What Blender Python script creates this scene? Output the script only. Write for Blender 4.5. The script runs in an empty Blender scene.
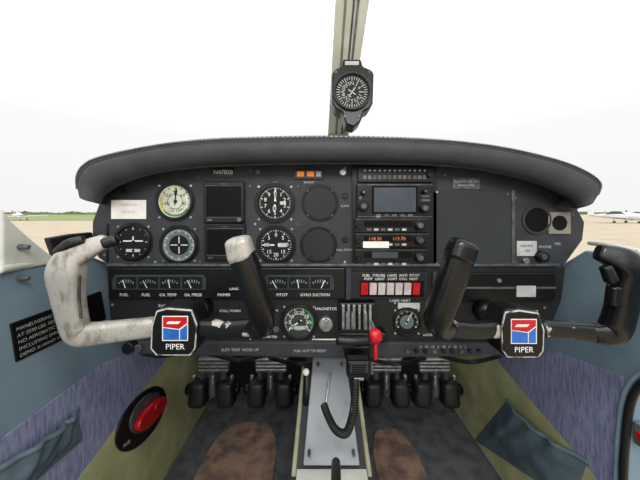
import bpy, bmesh, math, random
from mathutils import Vector, Matrix, noise
random.seed(4)
F=260.0; HZ=213.0; CZ=1.75
sc=bpy.context.scene
sc.view_settings.view_transform='Standard'
# ---------------- materials
def srgb(c):
    return tuple(((v/255)/12.92 if v/255<=0.04045 else ((v/255+0.055)/1.055)**2.4) for v in c)+(1,)
def mat(name,c,rough=.6,metal=0,c2=None,scale=30,bump=0,bscale=400,lo=.4,hi=.65,detail=6,spec=.5,emit=None,es=1,stretch=None):
    m=bpy.data.materials.new(name); m.use_nodes=True; nt=m.node_tree
    b=nt.nodes['Principled BSDF']; b.inputs['Base Color'].default_value=srgb(c)
    b.inputs['Roughness'].default_value=rough; b.inputs['Metallic'].default_value=metal
    b.inputs['Specular IOR Level'].default_value=spec
    tc=nt.nodes.new('ShaderNodeTexCoord'); src=tc.outputs['Object']
    if stretch:
        mp=nt.nodes.new('ShaderNodeMapping'); mp.inputs['Scale'].default_value=stretch
        nt.links.new(src,mp.inputs['Vector']); src=mp.outputs['Vector']
    if c2 is None: c2=tuple(max(0,v*.86) for v in c)
    n=nt.nodes.new('ShaderNodeTexNoise'); n.inputs['Scale'].default_value=scale; n.inputs['Detail'].default_value=detail
    nt.links.new(src,n.inputs['Vector'])
    r=nt.nodes.new('ShaderNodeValToRGB'); r.color_ramp.elements[0].position=lo; r.color_ramp.elements[1].position=hi
    r.color_ramp.elements[0].color=srgb(c); r.color_ramp.elements[1].color=srgb(c2)
    nt.links.new(n.outputs['Fac'],r.inputs['Fac']); nt.links.new(r.outputs['Color'],b.inputs['Base Color'])
    if bump:
        n2=nt.nodes.new('ShaderNodeTexNoise'); n2.inputs['Scale'].default_value=bscale; n2.inputs['Detail'].default_value=3
        nt.links.new(src,n2.inputs['Vector'])
        bp=nt.nodes.new('ShaderNodeBump'); bp.inputs['Strength'].default_value=bump; bp.inputs['Distance'].default_value=.002
        nt.links.new(n2.outputs['Fac'],bp.inputs['Height']); nt.links.new(bp.outputs['Normal'],b.inputs['Normal'])
    if emit:
        b.inputs['Emission Color'].default_value=srgb(emit); b.inputs['Emission Strength'].default_value=es
    return m
PANEL=mat('panel_crinkle',(50,53,57),.6,0,(41,44,48),25,.4,900,spec=.35)
PANEL2=mat('panel_black',(26,28,30),.5,0,(20,21,23),25,.3,900,spec=.35)
FLATP=mat('flat_cover',(50,53,56),.75,0,(44,47,50),8,.3,1200,spec=.3)
BLACK=mat('black_plastic',(13,13,14),.36,0,(9,9,10),40,spec=.35)
GRIP=mat('grip_black',(13,13,14),.27,0,(9,9,10),30,.15,300)
DEEP=mat('deep_black',(7,7,8),.8,spec=.2)
FACE=mat('dial_black',(20,23,26),.5,spec=.2)
FACEG=mat('dial_grey',(92,104,108),.5)
CREAM=mat('dial_cream',(200,204,180),.5)
WHITE=mat('white_mark',(235,235,230),.6)
LAB=mat('label_grey',(185,187,185),.6)
LABW=mat('label_white',(232,230,220),.7,c2=(205,200,188),scale=20)
GREEN=mat('arc_green',(50,130,70),.6)
YEL=mat('arc_yellow',(205,180,50),.6)
RED=mat('red_plastic',(195,18,30),.35,c2=(165,12,22))
BLUE=mat('badge_blue',(40,100,185),.4)
ORANGE=mat('amber',(225,130,30),.5,emit=(255,130,20),es=.3)
DIGIT=mat('display_digits',(200,110,60),.5,emit=(255,120,50),es=.25)
GLASSY=mat('screen_glass',(6,8,9),.45,spec=.12)
SCREEN=mat('gps_screen',(66,76,86),.25,c2=(54,62,72),scale=12)
SILVER=mat('silver',(185,187,187),.32,.8,(145,145,145),60)
STEEL=mat('dark_steel',(96,98,100),.45,.4,(62,62,64),50)
VINYL=mat('glareshield_vinyl',(58,61,64),.6,0,(48,51,54),18,.5,500)
VINYLT=mat('glareshield_trim',(88,91,94),.6,0,(66,68,72),60,.5,500)
BLUEW=mat('wall_blue_vinyl',(118,140,154),.62,0,(106,128,143),10,.25,600)
BLUEP=mat('pocket_blue',(94,112,122),.7,0,(74,92,102),16,.6,60)
INDIGO=mat('indigo_fabric',(146,150,180),.95,0,(112,118,152),60,.9,300,stretch=(1,4,.6))
OLIVE=mat('olive_carpet',(184,184,138),1,0,(152,156,106),14,1,500,lo=.35,hi=.7)
CARPET=mat('floor_carpet',(98,100,102),1,0,(64,66,70),22,1,400,lo=.35,hi=.7)
BROWN=mat('worn_mat',(158,128,108),.95,0,(104,86,78),26,1,300,lo=.35,hi=.65)
CREAMP=mat('window_frame_paint',(205,207,198),.5,0,(188,190,180),14)
POSTM=mat('post_paint',(218,219,206),.5,0,(202,204,190),20)
POSTD=mat('post_groove',(132,134,116),.6)
GREYM=mat('console_grey',(138,142,146),.5,.1,(118,122,126),14,.15,500)
WORN=mat('worn_paint',(172,168,160),.42,.25,(118,112,104),55,.35,200,lo=.5,hi=.74,detail=12,stretch=(1.6,1,.8))
WORNB=mat('worn_black',(16,16,17),.34,0,(176,170,160),34,.2,200,lo=.57,hi=.60,detail=9)
RUBBER=mat('rubber',(17,17,18),.5)
# ---------------- helpers
G=None
def group(name,loc):
    global G
    e=bpy.data.objects.new(name,None); e.empty_display_size=.02; e.location=loc
    sc.collection.objects.link(e); G=e; return e
def adopt(o,solo=False):
    sc.collection.objects.link(o)
    if G is not None and not solo:
        o.parent=G; o.matrix_parent_inverse=Matrix.Translation(-Vector(G.location))
    return o
def mk(name,vs,fs,m,smooth=False,bev=0,solo=False,seg=2):
    me=bpy.data.meshes.new(name); me.from_pydata([tuple(v) for v in vs],[],fs)
    bm=bmesh.new(); bm.from_mesh(me); bmesh.ops.recalc_face_normals(bm,faces=bm.faces); bm.to_mesh(me); bm.free()
    me.materials.append(m)
    if smooth:
        for p in me.polygons: p.use_smooth=True
    o=bpy.data.objects.new(name,me); adopt(o,solo)
    if bev:
        b=o.modifiers.new('bevel','BEVEL'); b.width=bev; b.segments=seg; b.limit_method='ANGLE'; b.harden_normals=False
    return o
def P(px,py,d): return Vector(((px-320)/F*d,d,CZ-(py-HZ)/F*d))
def boxw(name,x0,x1,y0,y1,z0,z1,m,bev=0,solo=False):
    v=[(x,y,z) for x in(x0,x1) for y in(y0,y1) for z in(z0,z1)]
    f=[(0,1,3,2),(4,6,7,5),(0,4,5,1),(2,3,7,6),(0,2,6,4),(1,5,7,3)]
    return mk(name,v,f,m,bev=bev,solo=solo)
def box(name,x0,y0,x1,y1,d0,d1,m,bev=.001):
    a=P(x0,y0,d0); b=P(x1,y1,d0)
    return boxw(name,a.x,b.x,d0,d1,b.z,a.z,m,bev)
def extr(name,front,off,m,bev=0,smooth=False,solo=False):
    n=len(front); off=Vector(off)
    vs=list(front)+[v+off for v in front]
    fs=[tuple(range(n)),tuple(range(2*n-1,n-1,-1))]+[(i,(i+1)%n,n+(i+1)%n,n+i) for i in range(n)]
    return mk(name,vs,fs,m,bev=bev,solo=solo)
def poly(name,pts,d0,d1,m,bev=0,solo=False):
    return extr(name,[P(x,y,d0) for x,y in pts],(0,d1-d0,0),m,bev,solo=solo)
def lathe(name,px,py,d,prof,m,seg=40,smooth=False):
    c=P(px,py,d); s=d/F; vs=[];fs=[]
    for r,y in prof:
        for i in range(seg):
            a=2*math.pi*i/seg; vs.append((c.x+r*s*math.cos(a),y,c.z+r*s*math.sin(a)))
    for k in range(len(prof)-1):
        for i in range(seg):
            j=(i+1)%seg; fs.append((k*seg+i,k*seg+j,(k+1)*seg+j,(k+1)*seg+i))
    if prof[0][0]>0: fs.append(tuple(range(seg)))
    if prof[-1][0]>0: fs.append(tuple((len(prof)-1)*seg+i for i in range(seg)))
    return mk(name,vs,fs,m,smooth)
def ring(name,px,py,d,ro,ri,d0,d1,m,seg=44):
    c=P(px,py,d); s=d/F; vs=[];fs=[]
    prof=[(ro,d1),(ro,d0+.001),(ro-.6,d0),(ri+.6,d0),(ri,d0+.0015),(ri,d1)]
    n=len(prof)
    for r,y in prof:
        for i in range(seg):
            a=2*math.pi*i/seg; vs.append((c.x+r*s*math.cos(a),y,c.z+r*s*math.sin(a)))
    for k in range(n):
        for i in range(seg):
            j=(i+1)%seg; k2=(k+1)%n; fs.append((k*seg+i,k*seg+j,k2*seg+j,k2*seg+i))
    return mk(name,vs,fs,m)
def cyl(name,px,py,r,d0,d1,m,seg=28):
    return lathe(name,px,py,d0,[(r*.85,d0),(r,d0+min(.001,abs(d1-d0)*.3)),(r,d1)],m,seg)
def ell(name,px,py,d,rx,ry,rz,m):
    c=P(px,py,d); s=d/F; vs=[];fs=[]; U=20;V=12
    for j in range(V+1):
        t=math.pi*j/V
        for i in range(U):
            a=2*math.pi*i/U
            vs.append((c.x+rx*s*math.sin(t)*math.cos(a),c.y+ry*s*math.sin(t)*math.sin(a),c.z+rz*s*math.cos(t)))
    for j in range(V):
        for i in range(U):
            k=(i+1)%U; fs.append((j*U+i,j*U+k,(j+1)*U+k,(j+1)*U+i))
    return mk(name,vs,fs,m,True)
def cat(pts,n=8):
    out=[];L=len(pts)
    for i in range(L-1):
        p0=pts[max(i-1,0)];p1=pts[i];p2=pts[i+1];p3=pts[min(i+2,L-1)]
        for k in range(n):
            t=k/n
            out.append([.5*((2*p1[q])+(-p0[q]+p2[q])*t+(2*p0[q]-5*p1[q]+4*p2[q]-p3[q])*t*t+(-p0[q]+3*p1[q]-3*p2[q]+p3[q])*t**3) for q in range(len(p1))])
    out.append(list(pts[-1])); return out
def tube(name,pts,m,seg=18,flat=1.0,ref=(0,1,0),n=8,smooth=True,cap=True,sq=1.0):
    c=cat([(p.x,p.y,p.z,r) for p,r in pts],n)
    if cap:
        def capend(a,b,rev):
            d=(Vector(a[:3])-Vector(b[:3])).normalized(); r=a[3]; o=[]
            for t,q in((.35,.95),(.6,.8),(.75,.5),(.8,.02)):
                o.append([*(Vector(a[:3])+d*r*t*.7),r*q])
            return o[::-1] if rev else o
        c=capend(c[0],c[1],True)+c+capend(c[-1],c[-2],False)
    ref=Vector(ref); vs=[];fs=[];L=len(c)
    for i,q in enumerate(c):
        p=Vector(q[:3]); T=(Vector(c[min(i+1,L-1)][:3])-Vector(c[max(i-1,0)][:3])).normalized()
        N=T.cross(ref)
        N=N.normalized() if N.length>1e-4 else Vector((1,0,0))
        B=T.cross(N).normalized()
        for k in range(seg):
            a=2*math.pi*k/seg; ca,sa=math.cos(a),math.sin(a)
            ca=math.copysign(abs(ca)**sq,ca); sa=math.copysign(abs(sa)**sq,sa)
            vs.append(p+N*q[3]*ca+B*q[3]*flat*sa)
    for i in range(L-1):
        for k in range(seg):
            j=(k+1)%seg; fs.append((i*seg+k,i*seg+j,(i+1)*seg+j,(i+1)*seg+k))
    fs.append(tuple(range(seg))); fs.append(tuple((L-1)*seg+k for k in range(seg)))
    return mk(name,vs,fs,m,smooth)
def ptube(name,pts,m,**k):
    return tube(name,[(P(x,y,d),r*d/F) for x,y,d,r in pts],m,**k)
def txt(name,s,px,py,size,d,m,align='CENTER',rot=0):
    cu=bpy.data.curves.new(name,'FONT'); cu.body=s; cu.size=size*d/F*1.35; cu.align_x=align; cu.align_y='CENTER'
    cu.materials.append(m); cu.resolution_u=2
    o=bpy.data.objects.new(name,cu); o.location=P(px,py,d); o.rotation_euler=(math.pi/2,rot,0)
    adopt(o); return o
def marks(name,px,py,d,segs,m):
    s=d/F;c=P(px,py,d);vs=[];fs=[]
    for a,r0,r1,w in segs:
        a=math.radians(a); u=Vector((math.sin(a),0,math.cos(a))); v=Vector((u.z,0,-u.x))
        b=len(vs)
        for r,q in((r0,-w),(r0,w),(r1,w),(r1,-w)): vs.append(c+u*r*s+v*q*s*.5)
        fs.append((b,b+1,b+2,b+3))
    return mk(name,vs,fs,m)
def arc(name,px,py,d,a0,a1,r0,r1,m):
    n=14 if abs(a1-a0)<300 else 40
    s=d/F;c=P(px,py,d);vs=[];fs=[]
    for i in range(n+1):
        a=math.radians(a0+(a1-a0)*i/n)
        for r in(r0,r1): vs.append(c+Vector((math.sin(a),0,math.cos(a)))*r*s)
    for i in range(n): fs.append((2*i,2*i+1,2*i+3,2*i+2))
    return mk(name,vs,fs,m)
def screw(px,py,d,r=1.3,m=None):
    cyl('screw',px,py,r,d-.0012,d,m or STEEL,10)
XL=-.50; XR=.58
def W(side,px,py,off=0):
    x=XL if side<0 else XR
    d=abs(x)*F/abs(px-320)
    return Vector((x-side*off,d,CZ-(py-HZ)/F*d))
def WY(side,y,h,off=0):
    return Vector(((XL if side<0 else XR)-side*off,y,CZ-h))
# ---------------- WORLD
w=bpy.data.worlds.new('sky'); sc.world=w; w.use_nodes=True; nt=w.node_tree
bg=nt.nodes['Background']; tc=nt.nodes.new('ShaderNodeTexCoord'); sp=nt.nodes.new('ShaderNodeSeparateXYZ')
rp=nt.nodes.new('ShaderNodeValToRGB'); nt.links.new(tc.outputs['Generated'],sp.inputs[0]); nt.links.new(sp.outputs['Z'],rp.inputs['Fac'])
rp.color_ramp.elements[0].position=0; rp.color_ramp.elements[0].color=(.352,.355,.347,1)
rp.color_ramp.elements[1].position=.25; rp.color_ramp.elements[1].color=(.368,.371,.371,1)
e_=rp.color_ramp.elements.new(.9); e_.color=(.72,.73,.74,1)
nt.links.new(rp.outputs['Color'],bg.inputs['Color']); bg.inputs['Strength'].default_value=2.6
su=bpy.data.lights.new('sun','SUN'); su.energy=1.2; su.angle=.9; so=bpy.data.objects.new('sun',su)
so.rotation_euler=(math.radians(62),0,math.radians(-6)); so.location=(0,-3,6); sc.collection.objects.link(so)
# ---------------- GROUND & horizon
G=None
TAR=mat('apron_concrete',(194,179,156),.9,0,(172,157,134),.6,.2,40,lo=.3,hi=.7)
mk('ground',[(-1500,-300,0),(1500,-300,0),(1500,1500,0),(-1500,1500,0)],[(0,1,2,3)],TAR)
GRASS=mat('grass',(140,148,94),1,0,(122,132,78),.2)
mk('grass_field',[(-600,60,.03),(-14,60,.03),(-40,260,.03),(-600,260,.03)],[(0,1,2,3)],GRASS)
TREE=mat('tree_green',(98,112,84),1,0,(72,88,62),.3)
vs=[];fs=[];N=400
for i in range(N+1):
    x=-420+840*i/N
    h=2.6+1.6*noise.noise(Vector((x*.06,0,0)))+1.0*noise.noise(Vector((x*.4,3,0)))
    vs+= [(x,270,0),(x,272,max(h,.8)),(x,278,0)]
for i in range(N):
    a=3*i; fs+=[(a,a+3,a+4,a+1),(a+1,a+4,a+5,a+2)]
mk('tree_line',vs,fs,TREE)
PLW=mat('plane_white',(225,225,225),.4,c2=(215,215,215)); PLR=mat('plane_red',(180,40,50),.4); PLG=mat('plane_glass',(60,70,80),.2)
def airplane(loc,rot,trim):
    e=group('parked_airplane',loc); M=Matrix.Translation(loc)@Matrix.Rotation(rot,4,'Z')
    def T(pts): return [M@Vector(p) for p in pts]
    st=[(-3.6,.12,1.15),(-3.3,.5,1.1),(-2.3,.58,1.15),(-1,.65,1.3),(.3,.62,1.35),(2,.36,1.25),(4,.12,1.3)]
    vs=[];fs=[];S=14
    for y,r,z in st:
        for i in range(S):
            a=2*math.pi*i/S; vs.append(M@Vector((r*math.cos(a)*.85,y,z+r*math.sin(a))))
    for k in range(len(st)-1):
        for i in range(S):
            j=(i+1)%S; fs.append((k*S+i,k*S+j,(k+1)*S+j,(k+1)*S+i))
    fs.append(tuple(range(S))); fs.append(tuple((len(st)-1)*S+i for i in range(S)))
    mk('fuselage',vs,fs,PLW,True)
    def slab(n,pts,off,m): extr(n,T(pts),(M.to_3x3()@Vector(off)),m)
    slab('wing_right',[(.3,-1.7,.85),(5,-1.3,1.2),(5,-.1,1.2),(.3,.2,.85)],(0,0,.14),PLW)
    slab('wing_left',[(-.3,-1.7,.85),(-5,-1.3,1.2),(-5,-.1,1.2),(-.3,.2,.85)],(0,0,.14),PLW)
    slab('stabilator',[(-1.8,3.2,1.35),(1.8,3.2,1.35),(1.8,4,1.35),(-1.8,4,1.35)],(0,0,.08),PLW)
    slab('fin',[(-.05,2.9,1.3),(-.05,3.7,2.4),(-.05,4.2,2.4),(-.05,4.1,1.3)],(.1,0,0),trim)
    slab('cabin_glass',[(-.5,-1.3,1.6),(-.42,-.5,2.05),(-.42,.5,2.05),(-.5,1.3,1.6)],(1,0,0),PLG)
    slab('propeller',[(-.9,-3.68,1.08),(.9,-3.68,1.22),(.9,-3.68,1.3),(-.9,-3.68,1.16)],(0,.04,0),RUBBER)
    for i,(x,y) in enumerate(((0,-2.7),(-1.5,-.4),(1.5,-.4))):
        slab('gear_leg_%d'%i,[(x-.05,y,.2),(x+.05,y,.2),(x+.05,y,1),(x-.05,y,1)],(0,.1,0),PLW)
        pts=[(x,y+.2*math.cos(a*math.pi/6),.2+.2*math.sin(a*math.pi/6)) for a in range(12)]
        slab('wheel_%d'%i,pts,(.12,0,0),RUBBER)
airplane(Vector((52.5,46,0)),math.radians(14),PLW)
airplane(Vector((76,62,0)),math.radians(-20),PLR)
airplane(Vector((-70,60,0)),math.radians(60),PLR)
# ---------------- cabin shell
G=None
BH=.85
fl=[Vector((XL,-.9,CZ-BH)),Vector((XR,-.9,CZ-BH)),Vector((XR,1.27,CZ-BH)),Vector((XL,1.27,CZ-BH))]
extr('floor',fl,(0,0,-.04),CARPET)
lw=[(-.9,.10),(.40,.095),(.57,.095),(.62,.12),(1.27,.14),(1.27,.85),(-.9,.85)]
extr('wall_left',[WY(-1,y,h) for y,h in lw],(-.03,0,0),BLUEW,.004)
rw=[(-.9,.10),(.45,.088),(.57,.082),(.62,.12),(1.27,.14),(1.27,.85),(.53,.85),(.495,.62),(.488,.45),(.478,.33),(.42,.27),(.3,.25),(-.9,.25)]
extr('wall_right',[WY(1,y,h) for y,h in rw],(.03,0,0),BLUEW,.004)
extr('wall_front',[Vector((XL,1.27,CZ-.06)),Vector((XR,1.27,CZ-.06)),Vector((XR,1.27,CZ-.89)),Vector((XL,1.27,CZ-.89))],(0,.03,0),PANEL2)
extr('ceiling',[Vector((-.42,.40,CZ+.46)),Vector((.50,.40,CZ+.46)),Vector((.50,-.35,CZ+.46)),Vector((-.42,-.35,CZ+.46))],(0,0,.03),CREAMP)
group('footwell_fill_light',Vector((.04,-.05,CZ+.45)))  # added fill light, out of view behind the camera, to brighten the footwell
boxw('fill_light_mount',-.10,.18,-.12,.02,CZ+.445,CZ+.459,CREAMP,.003)  # made-up fixture for the added fill light, never in view
al=bpy.data.lights.new('fill_lamp','AREA'); al.shape='RECTANGLE'; al.size=.5; al.size_y=.25; al.energy=7; al.color=(1,.98,.95)  # area fill aimed forward and down, no real cabin lamp
ao=bpy.data.objects.new('fill_lamp',al); ao.location=(.04,-.05,CZ+.43); ao.rotation_euler=(math.radians(38),0,0); adopt(ao)
def wpanel(name,side,pts,m,th=.004,base=0):
    return extr(name,[WY(side,y,h,base) for y,h in pts],(-side*th,0,0),m,.001,solo=True)
wpanel('trim_1',-1,[(.84,.458),(.70,.365),(.60,.345),(.406,.352),(.2,.33),(.2,.62),(.53,.545),(.84,.474)],INDIGO)
wpanel('trim_2',-1,[(.84,.474),(.53,.545),(.2,.62),(.2,.845),(1.265,.845),(1.265,.42),(.86,.45)],OLIVE)
wpanel('trim_3',1,[(.84,.47),(.70,.37),(.628,.336),(.494,.312),(.50,.45),(.51,.56),(.538,.553),(.84,.482)],INDIGO)
wpanel('trim_4',1,[(.84,.482),(.538,.553),(.51,.56),(.52,.65),(.545,.845),(1.265,.845),(1.265,.42),(.86,.45)],OLIVE)
group('door_seal',WY(1,.49,.4))
tube('seal',[(WY(1,y,h,.006),.006) for y,h in[(.2,.245),(.34,.25),(.43,.275),(.475,.33),(.49,.45),(.497,.62),(.53,.84)]],RUBBER,ref=(1,0,0))
tube('inner_edge',[(WY(1,y,h,.006),.004) for y,h in[(.36,.235),(.44,.26),(.487,.33),(.502,.45),(.509,.62),(.54,.84)]],BLUEW,ref=(1,0,0))
group('door_latch',WY(1,.47,.40))
extr('latch_plate',[WY(1,y,h,-.0) for y,h in[(.44,.385),(.482,.385),(.482,.425),(.44,.425)]],(.02,0,0),SILVER,.002)
extr('latch_tongue',[WY(1,y,h,.004) for y,h in[(.45,.398),(.475,.398),(.475,.410),(.45,.410)]],(.006,0,0),RED,.001)
group('window_1',W(-1,20,245))
extr('frame',[W(-1,x,y,.004) for x,y in[(0,208),(10,222),(30,240),(50,256),(58,262),(0,274)]],(-.03,0,0),CREAMP,.003)
ptube('frame_bead',[(0,270,.40,4),(25,265,.44,3),(58,259,.5,3),(95,254,.56,2)],CREAMP,ref=(0,0,1))
extr('corner_gusset',[W(-1,x,y,.002) for x,y in[(48,238),(70,234),(92,232),(96,254),(62,262),(54,255)]],(-.012,0,0),RUBBER,.003)
for x,y in((17,247),(17,278)):
    c=W(-1,x,y,.006); tube('knob',[(c,.005),(c+Vector((.012,0,0)),.004)],STEEL,ref=(0,0,1),n=2)
group('window_2',W(1,610,245))
ptube('frame_bead',[(590,243,.56,2.2),(612,246,.51,2.6),(640,252,.465,3)],CREAMP,ref=(0,0,1))
group('wall_placard',W(-1,55,325))
extr('plate',[W(-1,x,y,.003) for x,y in[(9,324),(100,291),(105,319),(15,362)]],(-.003,0,0),BLACK,.0005)
def wtxt(name,s,a,b,size,side=-1,m=WHITE):
    cu=bpy.data.curves.new(name,'FONT'); cu.body=s; cu.size=size; cu.align_x='LEFT'; cu.align_y='CENTER'; cu.materials.append(m)
    o=bpy.data.objects.new(name,cu)
    d=b-a; ang=math.atan2(d.z,d.y)
    o.matrix_world=Matrix.Translation(a)@Matrix.Rotation(ang,4,'X')@Matrix.Rotation(math.pi/2,4,'Z')@Matrix.Rotation(math.pi/2,4,'X')
    adopt(o)
for i,s in enumerate(['MANEUVERING SPEED 111 KIAS','AT 2550 LBS. SEE P.O.H.','NO AEROBATIC MANEUVERS','INCLUDING SPINS APPROVED','DEMO X-WIND 17 KTS']):
    t=(i+.6)/5.2
    a=W(-1,13+5*t,326+34*t,.0042); b=W(-1,100+4*t,293+26*t,.0042)
    wtxt('text_%d'%i,s,a,b,.0083,m=LAB)
group('fuel_selector',W(-1,138,418))
def wellipse(n,cx,cy,a,b,ang,off,th,m,bev=.002):
    pts=[]
    for i in range(28):
        t=2*math.pi*i/28; u=a*math.cos(t);v=b*math.sin(t)
        pts.append(W(-1,cx+u*math.cos(ang)-v*math.sin(ang),cy-(u*math.sin(ang)+v*math.cos(ang)),off))
    return extr(n,pts,(-th,0,0),m,bev)
wellipse('plate',138,419,38,17,math.radians(56),.010,.006,BLACK)
wellipse('dial',141,413,24,12,math.radians(56),.016,.006,STEEL)
wellipse('handle',142,414,22,7,math.radians(50),.032,.016,RED,.004)
wellipse('handle_tip',149,405,8,4.5,math.radians(50),.037,.006,RED,.002)
wtxt('text','FUEL',W(-1,119,447,.0108),W(-1,127,440,.0108),.012)
def pocket(name,side,q,bulge,rows=24,cols=26):
    group(name,W(side,*q[0]))
    c=[W(side,x,y,.006) for x,y in q]
    vs=[];fs=[]
    for j in range(rows+1):
        v=j/rows
        for i in range(cols+1):
            u=i/cols
            p=c[0]*(1-u)*(1-v)+c[1]*u*(1-v)+c[2]*u*v+c[3]*(1-u)*v
            e=min(1,5*min(u,1-u,1-v+.0))
            b=bulge*(math.sin(math.pi*u)**.5)*(1-v*v)*.9*min(1,e+.1)
            b+=.008*noise.noise(Vector((u*9+v*3,v*3,1)))*e+ .005*math.sin(u*26+v*5)*(1-v)*e
            vs.append(p+Vector((-side*max(b,0),0,0)))
    for j in range(rows):
        for i in range(cols):
            a=j*(cols+1)+i; fs.append((a,a+1,a+cols+2,a+cols+1))
    mk('pouch',vs,fs,BLUEP,True)
    top=[vs[i] for i in range(0,cols+1,2)]
    tube('elastic_hem',[(p,.005) for p in top],BLUEP,ref=(1,0,0),n=3)
pocket('map_pocket',-1,[(-8,470),(74,409),(80,440),(5,505)],.022)
pocket('map_pocket',1,[(509,400),(590,462),(575,505),(476,440)],.032)
# ---------------- glareshield
group('glareshield',P(338,150,.52))
outer=[(82,196),(78,180),(80,167),(95,155),(150,143),(200,137),(260,134.5),(330,133.5),(400,135),(450,138),(500,144),(550,155),(578,165),(595,176),(597,186),(588,200)]
inner=[(99,204),(102,196),(109,190),(122,183),(155,173),(200,167),(260,164.5),(330,163.5),(400,164),(450,166),(500,173),(540,184),(562,194),(573,201),(577,206),(578,209)]
oc=cat(outer,5); ic=cat(inner,5)
vs=[];fs=[]
for o,i in zip(oc,ic):
    O=Vector(o);I=Vector(i)
    def q(t,d,ds=.515):
        a=I.lerp(O,t); p=P(a.x,a.y,ds); p.y=d; return p
    R=[q(-.02,.585,.57),q(-.02,.545,.545),q(.05,.522),q(.18,.508),q(.38,.500),q(.6,.498),(q(.68,.4995)),(q(.70,.5035)),(q(.73,.4995)),q(.86,.505),q(.96,.52),q(1.0,.545)]
    z=q(1.0,.545); cx=.04
    R.append(Vector((cx+(z.x-cx)*.97,.9,CZ+(z.z-CZ)*.9)))
    R.append(Vector((cx+(z.x-cx)*.85,1.25,CZ+(z.z-CZ)*.45)))
    rows=len(R); vs+=R
n=len(oc)
for k in range(n-1):
    for r in range(rows-1): fs.append((k*rows+r,(k+1)*rows+r,(k+1)*rows+r+1,k*rows+r+1))
fs.append(tuple(range(rows))); fs.append(tuple((n-1)*rows+r for r in range(rows)))
mk('padded_cowl',vs,fs,VINYL,True)
pt=[]
for o,i in list(zip(oc,ic))[3:-3:3]:
    a=Vector(i).lerp(Vector(o),.8); p=P(a.x,a.y,.515); p.y=.5005; pt.append((p,.0014))
tube('piping',pt,VINYLT,seg=8,n=3)
# stitches along the seam
sv=[];sf=[]
for k in range(5,n-6):
    for f_ in(0,.34,.67):
        a0=Vector(ic[k]).lerp(Vector(oc[k]),.87); a1=Vector(ic[k+1]).lerp(Vector(oc[k+1]),.87)
        m0=a0.lerp(a1,f_); m1=a0.lerp(a1,f_+.18)
        b=len(sv)
        for (mm,dy) in((m0,0),(m1,0),(m1,.8),(m0,.8)):
            p=P(mm.x,mm.y+dy,.515); p.y=.5035; sv.append(p)
        sf.append((b,b+1,b+2,b+3))
mk('stitching',sv,sf,LAB)
pt=[]
for o,i in list(zip(oc,ic))[1:-1:3]:
    a=Vector(i).lerp(Vector(o),.02); p=P(a.x,a.y,.53); p.y=.53; pt.append((p,.003))
tube('lower_bead',pt,VINYLT,seg=8,n=3)
# ---------------- instrument panel
D=.57
group('instrument_panel',P(338,260,D))
top=[(99,203),(113,191),(135,179),(180,168),(240,162),(330,160),(440,162),(500,169),(550,186),(575,204)]
poly('main_board',top+[(585,222),(583,240),(567,262),(560,268),(110,266),(98,258),(92,240),(92,222)],D,.60,PANEL,.003)
poly('lower_board',[(106,264),(566,266),(562,300),(548,335),(505,347),(130,345),(110,322)],.562,.60,PANEL2,.003)
poly('bottom_lip',[(125,341),(508,343),(500,356),(350,359),(140,355)],.552,.62,PANEL,.004)
box('gauge_strip',108,268,345,299,.553,.562,BLACK,.002)
box('radio_frame',352,162,437,269,.566,.57,BLACK,.001)
poly('right_cover',[(433,191),(512,191),(512,268),(433,268)],.566,.57,FLATP,.001)
box('right_cover_lip',512,190,515,268,.564,.57,STEEL,.0005)
box('strip_edge',106,264,560,266.5,.556,.570,STEEL,.0008)
box('left_subpanel_seam',106,224,108,262,.568,.57,BLACK,.0004)
box('row_divider',346,268,351,300,.552,.562,PANEL,.001)
box('glovebox_door',462,273,556,301,.553,.562,BLACK,.002)
box('glovebox_trim',462,287,556,289,.551,.553,STEEL,.0004)
box('glovebox_label',517,286,536,297,.550,.553,LAB,.0004)
cyl('glovebox_lock',500,281,2.2,.549,.553,SILVER,12)
box('trim_plate_1',433,272,459,300,.556,.562,PANEL,.001)
for x,y in[(120,200),(150,186),(198,178),(250,170),(345,168),(445,175),(510,178),(550,196),(573,215),(516,198),(516,262),(104,255),(155,262),(200,262),(345,262),(437,192),(508,194),(508,264),(437,264),(250,186),(298,186),(298,224),(255,224)]:
    screw(x,y,D if not(430<x<512 and y>188) else .566,m=SILVER if (x+y)%2 else STEEL)
for x,y in[(112,305),(190,305),(262,310),(340,310),(395,303),(440,305),(480,345),(545,308),(135,338),(250,340)]: screw(x,y,.562,m=SILVER)
def labels(lst,d,m=LAB):
    for s,x,y,z in lst: txt('label',s,x,y,z,d,m)
labels([('FUEL',124,295,3),('FUEL',146,295,3),('OIL TEMP',168,295,3),('OIL PRESS',193,295,3),('PRIMER',224,295,3),('PITOT',282,295,3),('GYRO SUCTION',315,295,3),('LANDING LT',240,289,2.7)],.5525,WHITE)
labels([('MAGNETOS',326,309,3),('CARB HEAT',400,300.5,3),('FLAPS UP',440,312,3),('PARK BRAKE',170,306,3),('PULL ON',128,330,3),('CABIN AIR',500,312,3),('DEFROST',530,312,3),('STALL WARN',230,311,2.6),('DIM',275,311,2.6),('STARTER',270,337,2.6),('LOCK',428,335,2.6)],.5612,WHITE)
labels([('ELEV TRIM  NOSE UP',240,350,3),('5   10   15   5   20   5   10   5   2',443,347,2.6),('PULL OUT TO RESET',310,351,2.6)],.5512)
labels([('ALT',275,183,2.2),('PULL STATIC',345,250,2.2),('SLAVE',345,206,2.2),('NAV 1',179,264,2.2),('BRIGHT',309,182.5,2.2)],.5693)
box('registration_plate',212,167.5,234,177,.568,.57,BLACK,.0004); txt('registration','N47820',223,172.3,4.4,.5675,WHITE)
box('cover_label',453,178,480,189,.568,.57,STEEL,.0004); labels([('SQUAWK VFR 1200',466.5,181.5,2.2),('EMERG 7700',466.5,185.6,2.2)],.5675)
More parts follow.
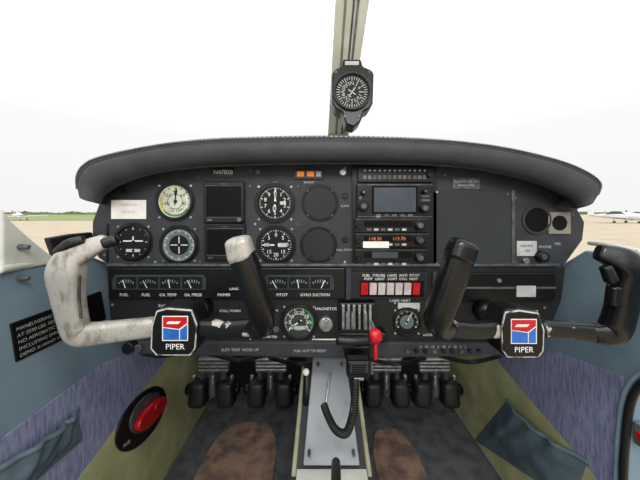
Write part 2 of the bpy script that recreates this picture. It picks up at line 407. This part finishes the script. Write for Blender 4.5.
box('sticker',111,200,146,219,.5685,.57,mat('white_sticker',(240,238,232),.7,c2=(225,222,214)),.0005)
labels([('MANEUVER',128,205,2.6),('SEE POH',128,212,2.6)],.5680,LAB)
cyl('blank_plug',123,190,3,.568,.57,PANEL2); cyl('blank_plug',343,172,3.5,.567,.57,SILVER); cyl('blank_plug',258,172,2.5,.567,.57,STEEL); cyl('blank_plug',345,196,3,.567,.57,BLACK); cyl('blank_plug',345,240,3,.567,.57,BLACK)
ring('hole_rim',536,220,D,14.5,12,.566,.57,PANEL); lathe('hole',536,220,D,[(12.5,.5690),(12.4,.5695)],DEEP)
box('square_frame',549,212,571,234,.566,.57,mat('bare_tan',(140,132,120),.7),.001); cyl('square_hole',560,223,7.5,.5652,.566,DEEP)
box('switch_placard',517,241,537,256,.5685,.57,LAB,.0004); labels([('HEATER',527,246,2.6),('OFF',527,251,2.6)],.568,BLACK)
cyl('knob_r',545,257,5.5,.556,.57,BLACK); cyl('knob_c',545,257,3,.554,.556,STEEL); cyl('knob_s',527,261,3,.562,.57,SILVER)
labels([('PHONE',545,247,2.8),('MIC',558,244,2.8)],.5688)
box('annunciator',294,169,323,179,.566,.57,BLACK,.0005)
for i,x in enumerate((297,307)): box('lamp',x,171.5,x+7,176.5,.5652,.566,ORANGE,.0003)
box('lamp',316,171.5,321,176.5,.5652,.566,LAB,.0003)
cyl('ignition_body',326,325,7,.550,.562,SILVER); box('ignition_key',325,320,327.5,330,.540,.550,SILVER,.0005)
cyl('knob_a',127,349,6,.535,.552,BLACK); cyl('knob_b',137,349,4,.54,.552,STEEL)
for i in range(9): cyl('breaker',408+i*9,352,2.3,.547,.552,BLACK if i%3 else STEEL,12)
for x in(268,276): cyl('knob_small',x,330,3,.55,.562,STEEL,14)
box('placard',312,339,338,346,.5605,.562,LABW,.0003)
box('placard',398,303,420,309,.5605,.562,LAB,.0003)
cyl('knob_small',445,326,4,.548,.562,BLACK,16); cyl('knob_small',487,322,4,.548,.562,STEEL,16)
box('placard',455,330,474,338,.5605,.562,RED,.0003)
labels([('CAUTION',464.5,334,3)],.560,WHITE)
def cluster(name,x0,x1,n):
    group(name,P((x0+x1)/2,282,.553))
    poly('housing',[(x0+3,275),(x1-3,275),(x1,279),(x1,290),(x0,290),(x0,279)],.549,.553,PANEL,.001)
    w_=(x1-x0-6)/n
    for i in range(n):
        a=x0+3+i*w_
        box('window',a+1,277,a+w_-1,288.5,.548,.549,FACE,.0004)
        c=a+w_/2
        marks('scale',c,292,.5475,[(t,10.5,12.5,.5) for t in(-38,-25,-12,0,12,25,38)],LAB)
        arc('band',c,292,.5474,-20,22,9.3,9.9,GREEN)
        marks('needle',c,290,.5472,[(random.uniform(-35,30),2,10.5,.7)],WHITE)
cluster('engine_gauge_cluster',112,206,4)
cluster('suction_gauge_cluster',264,334,3)
# ---------------- round gauges
def gauge(name,px,py,r,face,d=D,n=12,nums=None,needles=((40,.8,1.2),),extra=None,sweep=(0,360),mc=WHITE,minor=60):
    group(name,P(px,py,d))
    poly('flange',[(px+ (r*1.17)*math.cos(math.radians(a))/math.cos(math.radians(((a+22.5)%45)-22.5))*1.0,py+(r*1.17)*math.sin(math.radians(a))/math.cos(math.radians(((a+22.5)%45)-22.5))) for a in range(0,360,15)],d-.0015,d,BLACK,.0004)
    ring('bezel',px,py,d,r*1.1,r*.94,d-.005,d-.0015,BLACK)
    lathe('dial',px,py,d,[(r*.96,d-.0020),(r*.96,d-.0016)],face)
    s0,s1=sweep; full=(s1-s0)>=360
    cnt=n if full else n+1
    segs=[(s0+(s1-s0)*i/n,r*.74,r*.9,.75) for i in range(cnt)]
    segs+=[(s0+(s1-s0)*i/minor,r*.82,r*.9,.35) for i in range(minor)]
    marks('ticks',px,py,d-.0022,segs,mc)
    if nums:
        for i,t in enumerate(nums):
            a=math.radians(s0+(s1-s0)*i/(len(nums) if full else len(nums)-1))
            txt('numeral',str(t),px+math.sin(a)*r*.58,py-math.cos(a)*r*.58,r*.23,d-.0022,mc)
    for k,(a,l,wd) in enumerate(needles):
        marks('needle_%d'%k,px,py,d-.0028-.0003*k,[(a,-r*.2,r*l,wd),(a,r*l*.45,r*l*.8,wd*1.7)],mc)
    cyl('hub',px,py,r*.1,d-.0042,d-.0020,BLACK,14)
    for sx in(-1,1):
        for sy in(-1,1): screw(px+sx*r*.93,py+sy*r*.93,d-.0012,1.2,SILVER)
    if extra: extra(px,py,r,d-.0024)
def asi(px,py,r,d):
    arc('green_arc',px,py,d,120,230,r*.78,r*.88,GREEN); arc('yellow_arc',px,py,d,230,290,r*.78,r*.88,YEL); arc('white_arc',px,py,d,60,160,r*.68,r*.76,WHITE)
    arc('inner',px,py,d+.0001,0,360,r*.42,r*.45,BLACK)
gauge('airspeed_indicator',175,201.5,17,CREAM,nums=[40,60,80,100,120,140,160],n=14,needles=((5,.8,1.3),),extra=asi,mc=BLACK)
gauge('altimeter',275,203,17.5,FACE,n=10,nums=list(range(10)),needles=((2,.82,1.2),(185,.5,2)),minor=50,extra=lambda x,y,r,d:box('kollsman_window',x+5,y-1.6,x+11,y+1.6,d-.0002,d,LAB,0))
def turn(px,py,r,d):
    marks('little_plane',px,py-1,d-.0004,[(90,-r*.6,r*.6,1.3),(0,-1,r*.28,1.3)],WHITE)
    box('slip_tube',px-7,py+7,px+7,py+10,d-.0004,d,LAB,.0002); cyl('slip_ball',px,py+8.5,1.4,d-.0012,d-.0004,BLACK,12)
gauge('turn_coordinator',133,242,16.5,FACE,n=4,minor=12,needles=(),extra=turn)
def vor(px,py,r,d):
    arc('inner_dial',px,py,d-.0001,0,360,0,r*.58,FACE)
    marks('cross',px,py,d-.0004,[(0,-r*.5,r*.5,.8),(90,-r*.5,r*.5,.8)],WHITE)
gauge('course_deviation_indicator',179,245,17,FACEG,n=12,needles=(),extra=vor)
gauge('vertical_speed_indicator',276,245,17,FACE,n=10,nums=[0,5,10,15,20,15,10,5],needles=((270,.8,1.3),),minor=40,extra=lambda x,y,r,d:box('day_window',x+2,y-2,x+10,y+2,d-.0002,d,LAB,0))
def tach(px,py,r,d):
    arc('green_arc',px,py,d,20,110,r*.78,r*.9,GREEN); arc('inner',px,py,d,0,360,r*.5,r*.53,LAB); box('hour_meter',px-5,py+4,px+5,py+7.5,d-.0004,d-.0001,LAB,0)
gauge('tachometer',299,322,16,mat('tach_face',(40,50,48),.5),d=.562,nums=[0,5,10,15,20,25,30,35],n=7,sweep=(-130,130),needles=((-125,.75,1.4),),minor=35,extra=tach)
gauge('vacuum_gauge',407,322,12.5,FACE,d=.562,n=8,sweep=(-120,120),needles=((30,.7,1.2),),minor=24,extra=lambda x,y,r,d:arc('inner_dial',x,y,d+.0001,0,360,0,r*.55,FACEG))
for x,y in((320,203),(318.5,245)):
    group('blank_instrument_cover',P(x,y,D))
    ring('rim',x,y,D,18.5,16,.567,.57,BLACK); lathe('plate',x,y,D,[(16.5,.5688),(16.5,.5699)],PANEL2)
    for a in range(4): screw(x+17.5*math.cos(a*1.57+.785),y+17.5*math.sin(a*1.57+.785),.567,1)
for (x0,y0,x1,y1) in((203,181,244,223),(204,224,245,261)):
    group('flight_display',P((x0+x1)/2,(y0+y1)/2,D))
    box('case',x0,y0,x1,y1,.561,.57,BLACK,.002)
    box('screen',x0+3,y0+5,x1-3,y1-6,.5604,.561,GLASSY,.0005)
    for (a,b,c_,e) in((x0+2.4,y0+4.4,x1-2.4,y0+5),(x0+2.4,y1-6,x1-2.4,y1-5.4)): box('screen_edge',a,b,c_,e,.5601,.5605,STEEL,0)
    cyl('knob',x1-5,y1-3.5,2.6,.552,.561,STEEL,16); box('button',x0+4,y1-4,x0+9,y1-2,.5598,.561,STEEL,.0003)
    txt('brand_bar','- - -',(x0+x1)/2,y0+2.6,2.8,.5605,LAB)
# ---------------- radio stack
group('audio_panel',P(395,174,.56))
box('face',358,166.5,434,182,.558,.566,BLACK,.001)
for i in range(13):
    for j in range(2):
        box('button',363+i*5,169+j*6.2,366.6+i*5,173+j*6.2,.5565,.558,STEEL if j else PANEL,.0004)
        if j==0: box('button_mark',364+i*5,170,365.6+i*5,171,.5562,.5565,WHITE,0)
cyl('knob',430,174.5,2.6,.549,.558,BLACK,16)
group('gps_navigator',P(395,200,.56))
box('face',357,184,433,217.5,.556,.566,BLACK,.0015)
box('face_edge',357.5,184.3,432.5,185.2,.5555,.556,STEEL,0); box('face_edge',357.5,216.4,432.5,217.2,.5555,.556,STEEL,0)
box('screen_bezel',372,186,418,214,.555,.556,DEEP,.0008); box('screen',374,187.5,416,212,.5545,.555,SCREEN,.0003)
for i in range(5): box('key',376+i*8,214.2,381+i*8,216.4,.5548,.556,STEEL,.0003)
for x,y,r in((364,206,5),(364,192,2.6),(426,208,5),(426,191,2.4)): cyl('knob',x,y,r,.543,.556,BLACK,20); cyl('knob_cap',x,y,r*.6,.539,.543,STEEL,16)
for y in(196,200): box('key',421,y-1,430,y+1.4,.5545,.556,STEEL,.0003)
labels([('C',360.5,198,2.4),('OBS',378,216.8,1.6)],.5552,WHITE)
def radio(name,y0,y1,freqs,x0=355,x1=429):
    group(name,P(392,(y0+y1)/2,.56))
    box('face',x0,y0,x1,y1,.557,.566,BLACK,.0012)
    box('face_edge',x0+.5,y0+.2,x1-.5,y0+.8,.5566,.557,STEEL,0)
    box('display',x0+9,y0+2.5,x1-17,y0+8.2,.5564,.557,DEEP,.0003)
    for i,f in enumerate(freqs): txt('digits',f,x0+20+i*24,y0+5.4,3.6,.5561,DIGIT)
    for i in range(6): box('key',x0+12+i*7,y1-4,x0+16.5+i*7,y1-1.8,.5558,.557,LAB if i%2 else STEEL,.0003)
    cyl('knob_outer',x1-8,(y0+y1)/2,5.2,.548,.557,BLACK,20); cyl('knob_inner',x1-8,(y0+y1)/2,3,.541,.548,STEEL,16)
    cyl('knob_vol',x0+4.5,(y0+y1)/2+1,2.6,.549,.557,BLACK,14)
radio('nav_com_radio',218.5,232.5,('',''))
radio('nav_com_radio',233.5,247.5,('118.30','113.70'))
box('paper_label',363,241.5,389,248,.5555,.557,LABW,.0002)
radio('transponder',249.5,267,('',''))
box('display_light',372,252,398,258,.5562,.5564,SCREEN,.0002)
group('rocker_switch_panel',P(388,289,.553))
box('plate',350,272,428,299,.555,.562,PANEL2,.001)
box('recess',360,281,424,297,.5545,.555,DEEP,.0005)
SW=mat('switch_white',(205,196,192),.4)
for i in range(7):
    x=361+i*8.6
    m=RED if i in(0,6) else SW
    a=P(x,283,.551);b=P(x+7,295,.551)
    mk('rocker',[(a.x,.5545,a.z),(b.x,.5545,a.z),(b.x,.5545,b.z),(a.x,.5545,b.z),(a.x,.546,a.z),(b.x,.546,a.z),(b.x,.5515,b.z),(a.x,.5515,b.z)],[(0,1,5,4),(1,2,6,5),(2,3,7,6),(3,0,4,7),(4,5,6,7),(0,3,2,1)],m,bev=.0008)
labels([('FUEL  STROBE  LAND  ANTI  PITOT',391,275.5,2.7),('PUMP   LIGHT   LIGHT  COLL  HEAT',391,279,2.5)],.5545,WHITE)
# ---------------- throttle quadrant
group('throttle_quadrant',P(357,330,.53))
box('housing',339,303,376,334,.540,.562,BLACK,.003)
for i in range(6): box('rail',342+i*5.4,305,344.6+i*5.4,331,.534,.540,SILVER,.0008)
for i,x in enumerate((347,352.5,359.5,366)):
    ptube('lever_%d'%i,[(x,312,.54,1.2),(x,322,.505,1.2),(x,334,.475,1.3)],SILVER,n=4,seg=8,ref=(1,0,0))
box('cross_guard',338,333,371,346,.462,.482,BLACK,.006)
ptube('throttle_handle',[(339,340,.462,5.5),(352,341,.460,6),(367,340,.462,5.2)],BLACK,ref=(0,0,1))
ptube('mixture_lever',[(371,320,.54,1.4),(374,328,.50,1.6),(375,334,.478,2)],SILVER,n=4,seg=10,ref=(1,0,0))
ell('mixture_knob',375,336,.472,7.5,6,7.5,RED)
box('mixture_skirt',373.8,343,377.6,361,.470,.482,RED,.002)
box('base',345,346,372,361,.50,.552,BLACK,.004)
cyl('friction_knob',384,338,4.5,.53,.562,BLACK,18)
# ---------------- yokes
HE=mat('hub_edge',(190,186,178),.5,c2=(60,60,60),scale=60,lo=.5,hi=.6)
def yoke(cx,cy,tubes,hub):
    group('control_yoke',P(cx,cy,.42))
    poly('hub',hub,.405,.45,BLACK,.006)
    def sc_(k): return [(cx+(x-cx)*k,cy+(y-cy)*k) for x,y in hub]
    poly('hub_rim',sc_(.95),.402,.406,HE,.001)
    poly('hub_plate',sc_(.90),.4005,.403,BLACK,.001)
    poly('badge_back',[(cx-12,cy-18),(cx+14,cy-18),(cx+14,cy+7),(cx-12,cy+7)],.3998,.4005,LABW,.0003)
    poly('badge_blue',[(cx-11,cy-6),(cx+5,cy-4),(cx+5,cy+6),(cx-11,cy+6)],.3994,.3998,BLUE)
    poly('badge_red',[(cx-11,cy-7),(cx+5,cy-5),(cx+13,cy-11),(cx+13,cy-17),(cx-11,cy-17)],.3994,.3998,RED)
    poly('badge_blue_2',[(cx+6,cy-4),(cx+13,cy-9.5),(cx+13,cy+6),(cx+6,cy+6)],.3994,.3998,BLUE)
    poly('badge_stripe',[(cx-6,cy-12.5),(cx+7,cy-12.5),(cx+4,cy-10),(cx-8,cy-10)],.3990,.3994,LABW)
    txt('lettering','PIPER',cx+1,cy+13,6,.3998,WHITE)
    c=P(cx,cy-4,.45)
    tube('column',[(Vector((c.x,.45,c.z)),.0135),(Vector((c.x,.565,c.z)),.0135)],STEEL,ref=(0,0,1),n=2,cap=False)
    tube('column_collar',[(Vector((c.x,.535,c.z)),.021),(Vector((c.x,.562,c.z)),.023)],BLACK,ref=(0,0,1),n=2,cap=False)
    for nme,pts,m,fl in tubes: ptube(nme,pts,m,flat=fl,seg=28,sq=.6)
yoke(174,334,
 [('arm_outer',[(152,327,.42,9.5),(125,330,.415,10),(100,333,.41,10.5)],WORN,.7),
  ('grip_outer',[(106,332,.41,10.5),(90,334,.408,11),(78,332,.405,12),(72,315,.40,12.5),(68,292,.395,14),(67,272,.392,16),(74,257,.392,13.5),(90,248,.395,9.5),(104,242,.40,7.5)],WORN,.7),
  ('grip_button',[(106,243,.398,5.5),(115,240,.400,5)],GRIP,.9),
  ('switch_boot',[(58,252,.385,4),(70,244,.384,5),(82,240,.386,4)],GRIP,.9),
  ('grip_seam',[(81,318,.386,1.2),(79,295,.382,1.2),(80,276,.378,1.2)],STEEL,1),
  ('arm_inner',[(196,327,.42,8.5),(225,328,.415,8),(256,326,.41,9)],WORNB,.8),
  ('grip_inner',[(256,327,.41,10),(264,320,.40,12),(256,295,.393,12.5),(248,270,.388,12.5),(243,256,.386,12.5)],GRIP,1),
  ('grip_inner_cap',[(242,256,.386,13),(239,243,.385,12.5)],WORN,1)],
 [(155,310),(166,307),(192,309),(198,325),(196,350),(191,357),(155,357),(149,350),(150,326)])
yoke(523,337,
 [('arm_outer',[(543,328,.42,8.5),(570,330,.415,8),(598,333,.41,9)],WORNB,.8),
  ('grip_outer',[(594,333,.41,9),(612,331,.405,12),(620,312,.40,12),(624,290,.395,12),(628,272,.392,13.5),(620,260,.392,12.5),(602,253,.397,8.5)],GRIP,.8),
  ('grip_ridge_1',[(612,302,.388,5),(614,288,.385,5)],GRIP,1),('grip_ridge_2',[(611,280,.384,5),(606,268,.385,4.5)],GRIP,1),
  ('grip_wear',[(622,254,.385,4.5),(630,256,.384,5),(640,265,.386,4.5)],WORN,.6),
  ('arm_inner',[(503,328,.42,8.5),(475,330,.415,8),(446,328,.41,9)],WORNB,.8),
  ('grip_inner',[(446,329,.41,10),(437,321,.40,12),(446,295,.393,12.5),(455,270,.388,12.5),(460,254,.386,12.5)],GRIP,1),
  ('grip_inner_cap',[(459,256,.386,13),(463,246,.385,12.5)],GRIP,1)],
 [(505,311),(520,309),(540,312),(546,330),(545,352),(540,359),(507,359),(502,352),(501,328)])
# ---------------- centre console
group('centre_console',P(330,420,.6))
a=[P(313,359,.645),P(346,359,.645),P(360,466,.50),P(303,466,.50)]
extr('face_plate',a,(0,.012,.0),GREYM,.002)
z0=CZ-BH+.002
def solid(n,top4,m):
    vs=list(top4)+[Vector((p.x,p.y,z0)) for p in top4]
    mk(n,vs,[(0,1,2,3),(7,6,5,4),(0,4,5,1),(1,5,6,2),(2,6,7,3),(3,7,4,0)],m)
q=[P(311,361,.66),P(348,361,.66),P(362,466,.515),P(301,466,.515)]
q[0].x-=.012;q[1].x+=.012;q[2].x+=.008;q[3].x-=.008
for v in q: v.z-=.004
solid('tunnel',q,PANEL2)
g=[q[0].copy(),q[1].copy(),Vector((q[1].x+.02,1.26,q[1].z-.1)),Vector((q[0].x-.02,1.26,q[0].z-.1))]
solid('tunnel_front',g,PANEL2)
z=q[3].z
h=[Vector((q[3].x,.515,z-.002)),Vector((q[2].x,.515,z-.002)),Vector((q[2].x,.2,z-.02)),Vector((q[3].x,.2,z-.02))]
solid('tunnel_rear',h,CREAMP)
OE=mat('olive_edge',(150,150,122),.8)
tube('edge_trim_left',[(q[0]+Vector((-.006,-.004,-.01)),.005),(q[3]+Vector((-.006,-.004,-.01)),.005)],OE,n=3,ref=(0,0,1))
tube('edge_trim_right',[(q[1]+Vector((.006,-.004,-.01)),.005),(q[2]+Vector((.006,-.004,-.01)),.005)],OE,n=3,ref=(0,0,1))
for x,y,d in((318,366,.63),(342,366,.63),(309,456,.508),(354,456,.508)): cyl('screw',x,y,1.6,d-.012,d,STEEL,10)
ptube('flap_lever',[(336,490,.40,5),(336,474,.44,5),(336,463,.47,4.5)],BLACK,ref=(1,0,0))
ptube('trim_crank',[(307,368,.62,3.4),(307,392,.60,4.2),(306,402,.60,4.2)],BLACK,ref=(0,1,0)); ell('crank_knob',306,372,.60,3.4,3,3.4,WHITE)
ptube('drain_rod',[(330,374,.615,1.2),(325,410,.565,1.2)],SILVER,seg=8)
# microphone
group('hand_microphone',P(359,371,.48))
box('body',347,361,371,379,.455,.478,BLACK,.004)
box('face_plate',350,363.5,368,373,.4535,.455,PANEL,.001)
for i in range(4): box('slot',352,365+i*2.1,366,366+i*2.1,.4528,.4535,DEEP,0)
box('button',371,366,373.5,375,.458,.474,STEEL,.001)
box('clip',354,378,364,381,.46,.50,SILVER,.001)
path=cat([(355,379,.462),(355,397,.46),(352,418,.458),(346,433,.46),(336,430,.47),(328,416,.49),(324,405,.51)],14)
pts=[];tot=len(path)
M_=1000
for i in range(M_):
    t=i/(M_-1)*(tot-1.001); k=int(t); f=t-k
    p=Vector(path[k]).lerp(Vector(path[k+1]),f); d2=(Vector(path[k+1])-Vector(path[k]))
    a=P(*p); b=P(*(p+d2)); T=(b-a).normalized(); N=T.cross(Vector((0,1,.2))).normalized(); B=T.cross(N)
    ph=i*2*math.pi/20
    pts.append(a+N*.0060*math.cos(ph)+B*.0060*math.sin(ph))
cu=bpy.data.curves.new('coiled_cord','CURVE'); cu.dimensions='3D'; cu.bevel_depth=.0013; cu.bevel_resolution=2
s=cu.splines.new('POLY'); s.points.add(len(pts)-1)
for i,p in enumerate(pts): s.points[i].co=(*p,1)
cu.materials.append(RUBBER); adopt(bpy.data.objects.new('coiled_cord',cu))
# ---------------- rudder pedals
for cx in(213,271,386,435):
    group('rudder_pedal',P(cx,385,.9))
    poly('tread',[(cx-18,357),(cx+18,357),(cx+15,373),(cx-15,373)],.86,.875,STEEL,.003)
    for i in range(4): box('rib',cx-15,359+i*3.5,cx+15,360.8+i*3.5,.853,.86,SILVER,.001)
    for s in(-1,1):
        ptube('arm',[(cx+s*10,370,.87,3),(cx+s*11,384,.875,3)],STEEL,n=3,seg=10)
        ptube('foot_pad',[(cx+s*13.5,384,.865,8.5),(cx+s*14,400,.86,9)],RUBBER,n=3,sq=.6,seg=22)
        ptube('side_link',[(cx+s*19,376,.87,1.8),(cx+s*20,398,.88,1.8)],SILVER,n=3,seg=8)
    ptube('pivot_bar',[(cx-24,389,.885,5.5),(cx+24,389,.885,5.5)],BLACK,n=2,cap=True)
    ptube('centre_link',[(cx,370,.865,4),(cx,394,.865,4)],STEEL,n=2,seg=12)
    ptube('spring',[(cx,376,.85,1.8),(cx,388,.85,1.8)],SILVER,n=2,seg=10)
    ptube('pushrod',[(cx-8,386,.9,2.6),(cx-8,350,1.262,2.6)],STEEL,n=2,ref=(1,0,0))
    ptube('pushrod_2',[(cx+8,386,.9,2.6),(cx+8,350,1.262,2.6)],STEEL,n=2,ref=(1,0,0))
def heelmat(cx0,cx1,y0,y1):
    zf=CZ-BH
    vs=[];n_=48
    cx=(cx0+cx1)/2;cy=(y0+y1)/2
    for i in range(n_):
        t=2*math.pi*i/n_; ca=math.cos(t);sa=math.sin(t)
        k=1+.05*noise.noise(Vector((ca*2,sa*2,cx0*9)))
        ca=math.copysign(abs(ca)**.75,ca)*k;sa=math.copysign(abs(sa)**.75,sa)*k
        vs.append(Vector((cx+(cx1-cx0)/2*ca,cy+(y1-y0)/2*sa,zf+.006)))
    global G; G=None
    extr('heel_mat',vs,(0,0,-.006),BROWN,.001)
heelmat(-.40,-.15,.62,1.05); heelmat(.185,.345,.62,1.02)
group('under_panel_wiring',P(330,360,.8))
for x,y,d in((160,352,.7),(240,356,.72),(300,360,.72),(395,360,.7),(470,358,.7)):
    ptube('hose',[(x-30,y-2,d,2),(x,y+4,d+.05,2),(x+30,y-2,d,2)],RUBBER,seg=10)
# ---------------- windshield post & compass
group('windshield_post',P(345,60,.6))
def post(n,xa0,xa1,xb0,xb1,m,dd,th):
    a=[P(xa0,134,.72-dd),P(xa1,134,.72-dd),P(xb1,-62,.42-dd),P(xb0,-62,.42-dd)]
    extr(n,a,(0,th,0),m,.002)
post('post',328,349,339,379,POSTM,0,.03)
post('groove_1',335,337,349,351.5,POSTD,.002,.004)
post('groove_2',341,342.5,359,361,STEEL,.002,.004)
post('bead',343.5,345,364,367,SILVER,.003,.006)
group('magnetic_compass',P(352,92,.53))
poly('body',[(343,59),(361,59),(363,66),(372,70),(374,74),(373,103),(370,108),(364,111),(361,121),(354,127),(346,124),(342,112),(335,108),(332,102),(332,74),(335,69),(342,66)],.53,.575,BLACK,.003)
box('mount_arm',345,66,359,120,.575,.60,BLACK,.002)
box('mount_arm_rear',347,85,357,105,.60,.650,BLACK,.002)
ring('bezel',352,92,.53,19,16.8,.523,.53,PANEL)
lathe('card',352,92,.53,[(17,.5285),(17,.5295)],FACE)
marks('ticks',352,92,.528,[(i*10,12.5 if i%3 else 11,15.6,.7) for i in range(36)],LAB)
for i,t in enumerate(['N','3','6','E','12','15','S','21','24','W','30','33']):
    a=math.radians(i*30); txt('numeral',t,352+math.sin(a)*8.6,92-math.cos(a)*8.6,3.8,.528,LAB,rot=a)
marks('lubber_plane',352,92,.5275,[(35,-6,6,1.1),(125,-4.5,4.5,1),(35,-5,-4,4)],LAB)
box('label_plate',345,61,359,65,.529,.53,LAB,.0003)
for x,y in((345,116),(359,116),(336,72),(369,72)): screw(x,y,.53,1.5)
# ---------------- camera
cd=bpy.data.cameras.new('camera'); cam=bpy.data.objects.new('camera',cd); cam.location=(0,0,CZ); cam.rotation_euler=(math.pi/2,0,0)
cd.sensor_width=36; cd.lens=F/640*36; cd.shift_y=-(240-HZ)/640; cd.clip_start=.01; cd.clip_end=3000
sc.collection.objects.link(cam); sc.camera=cam
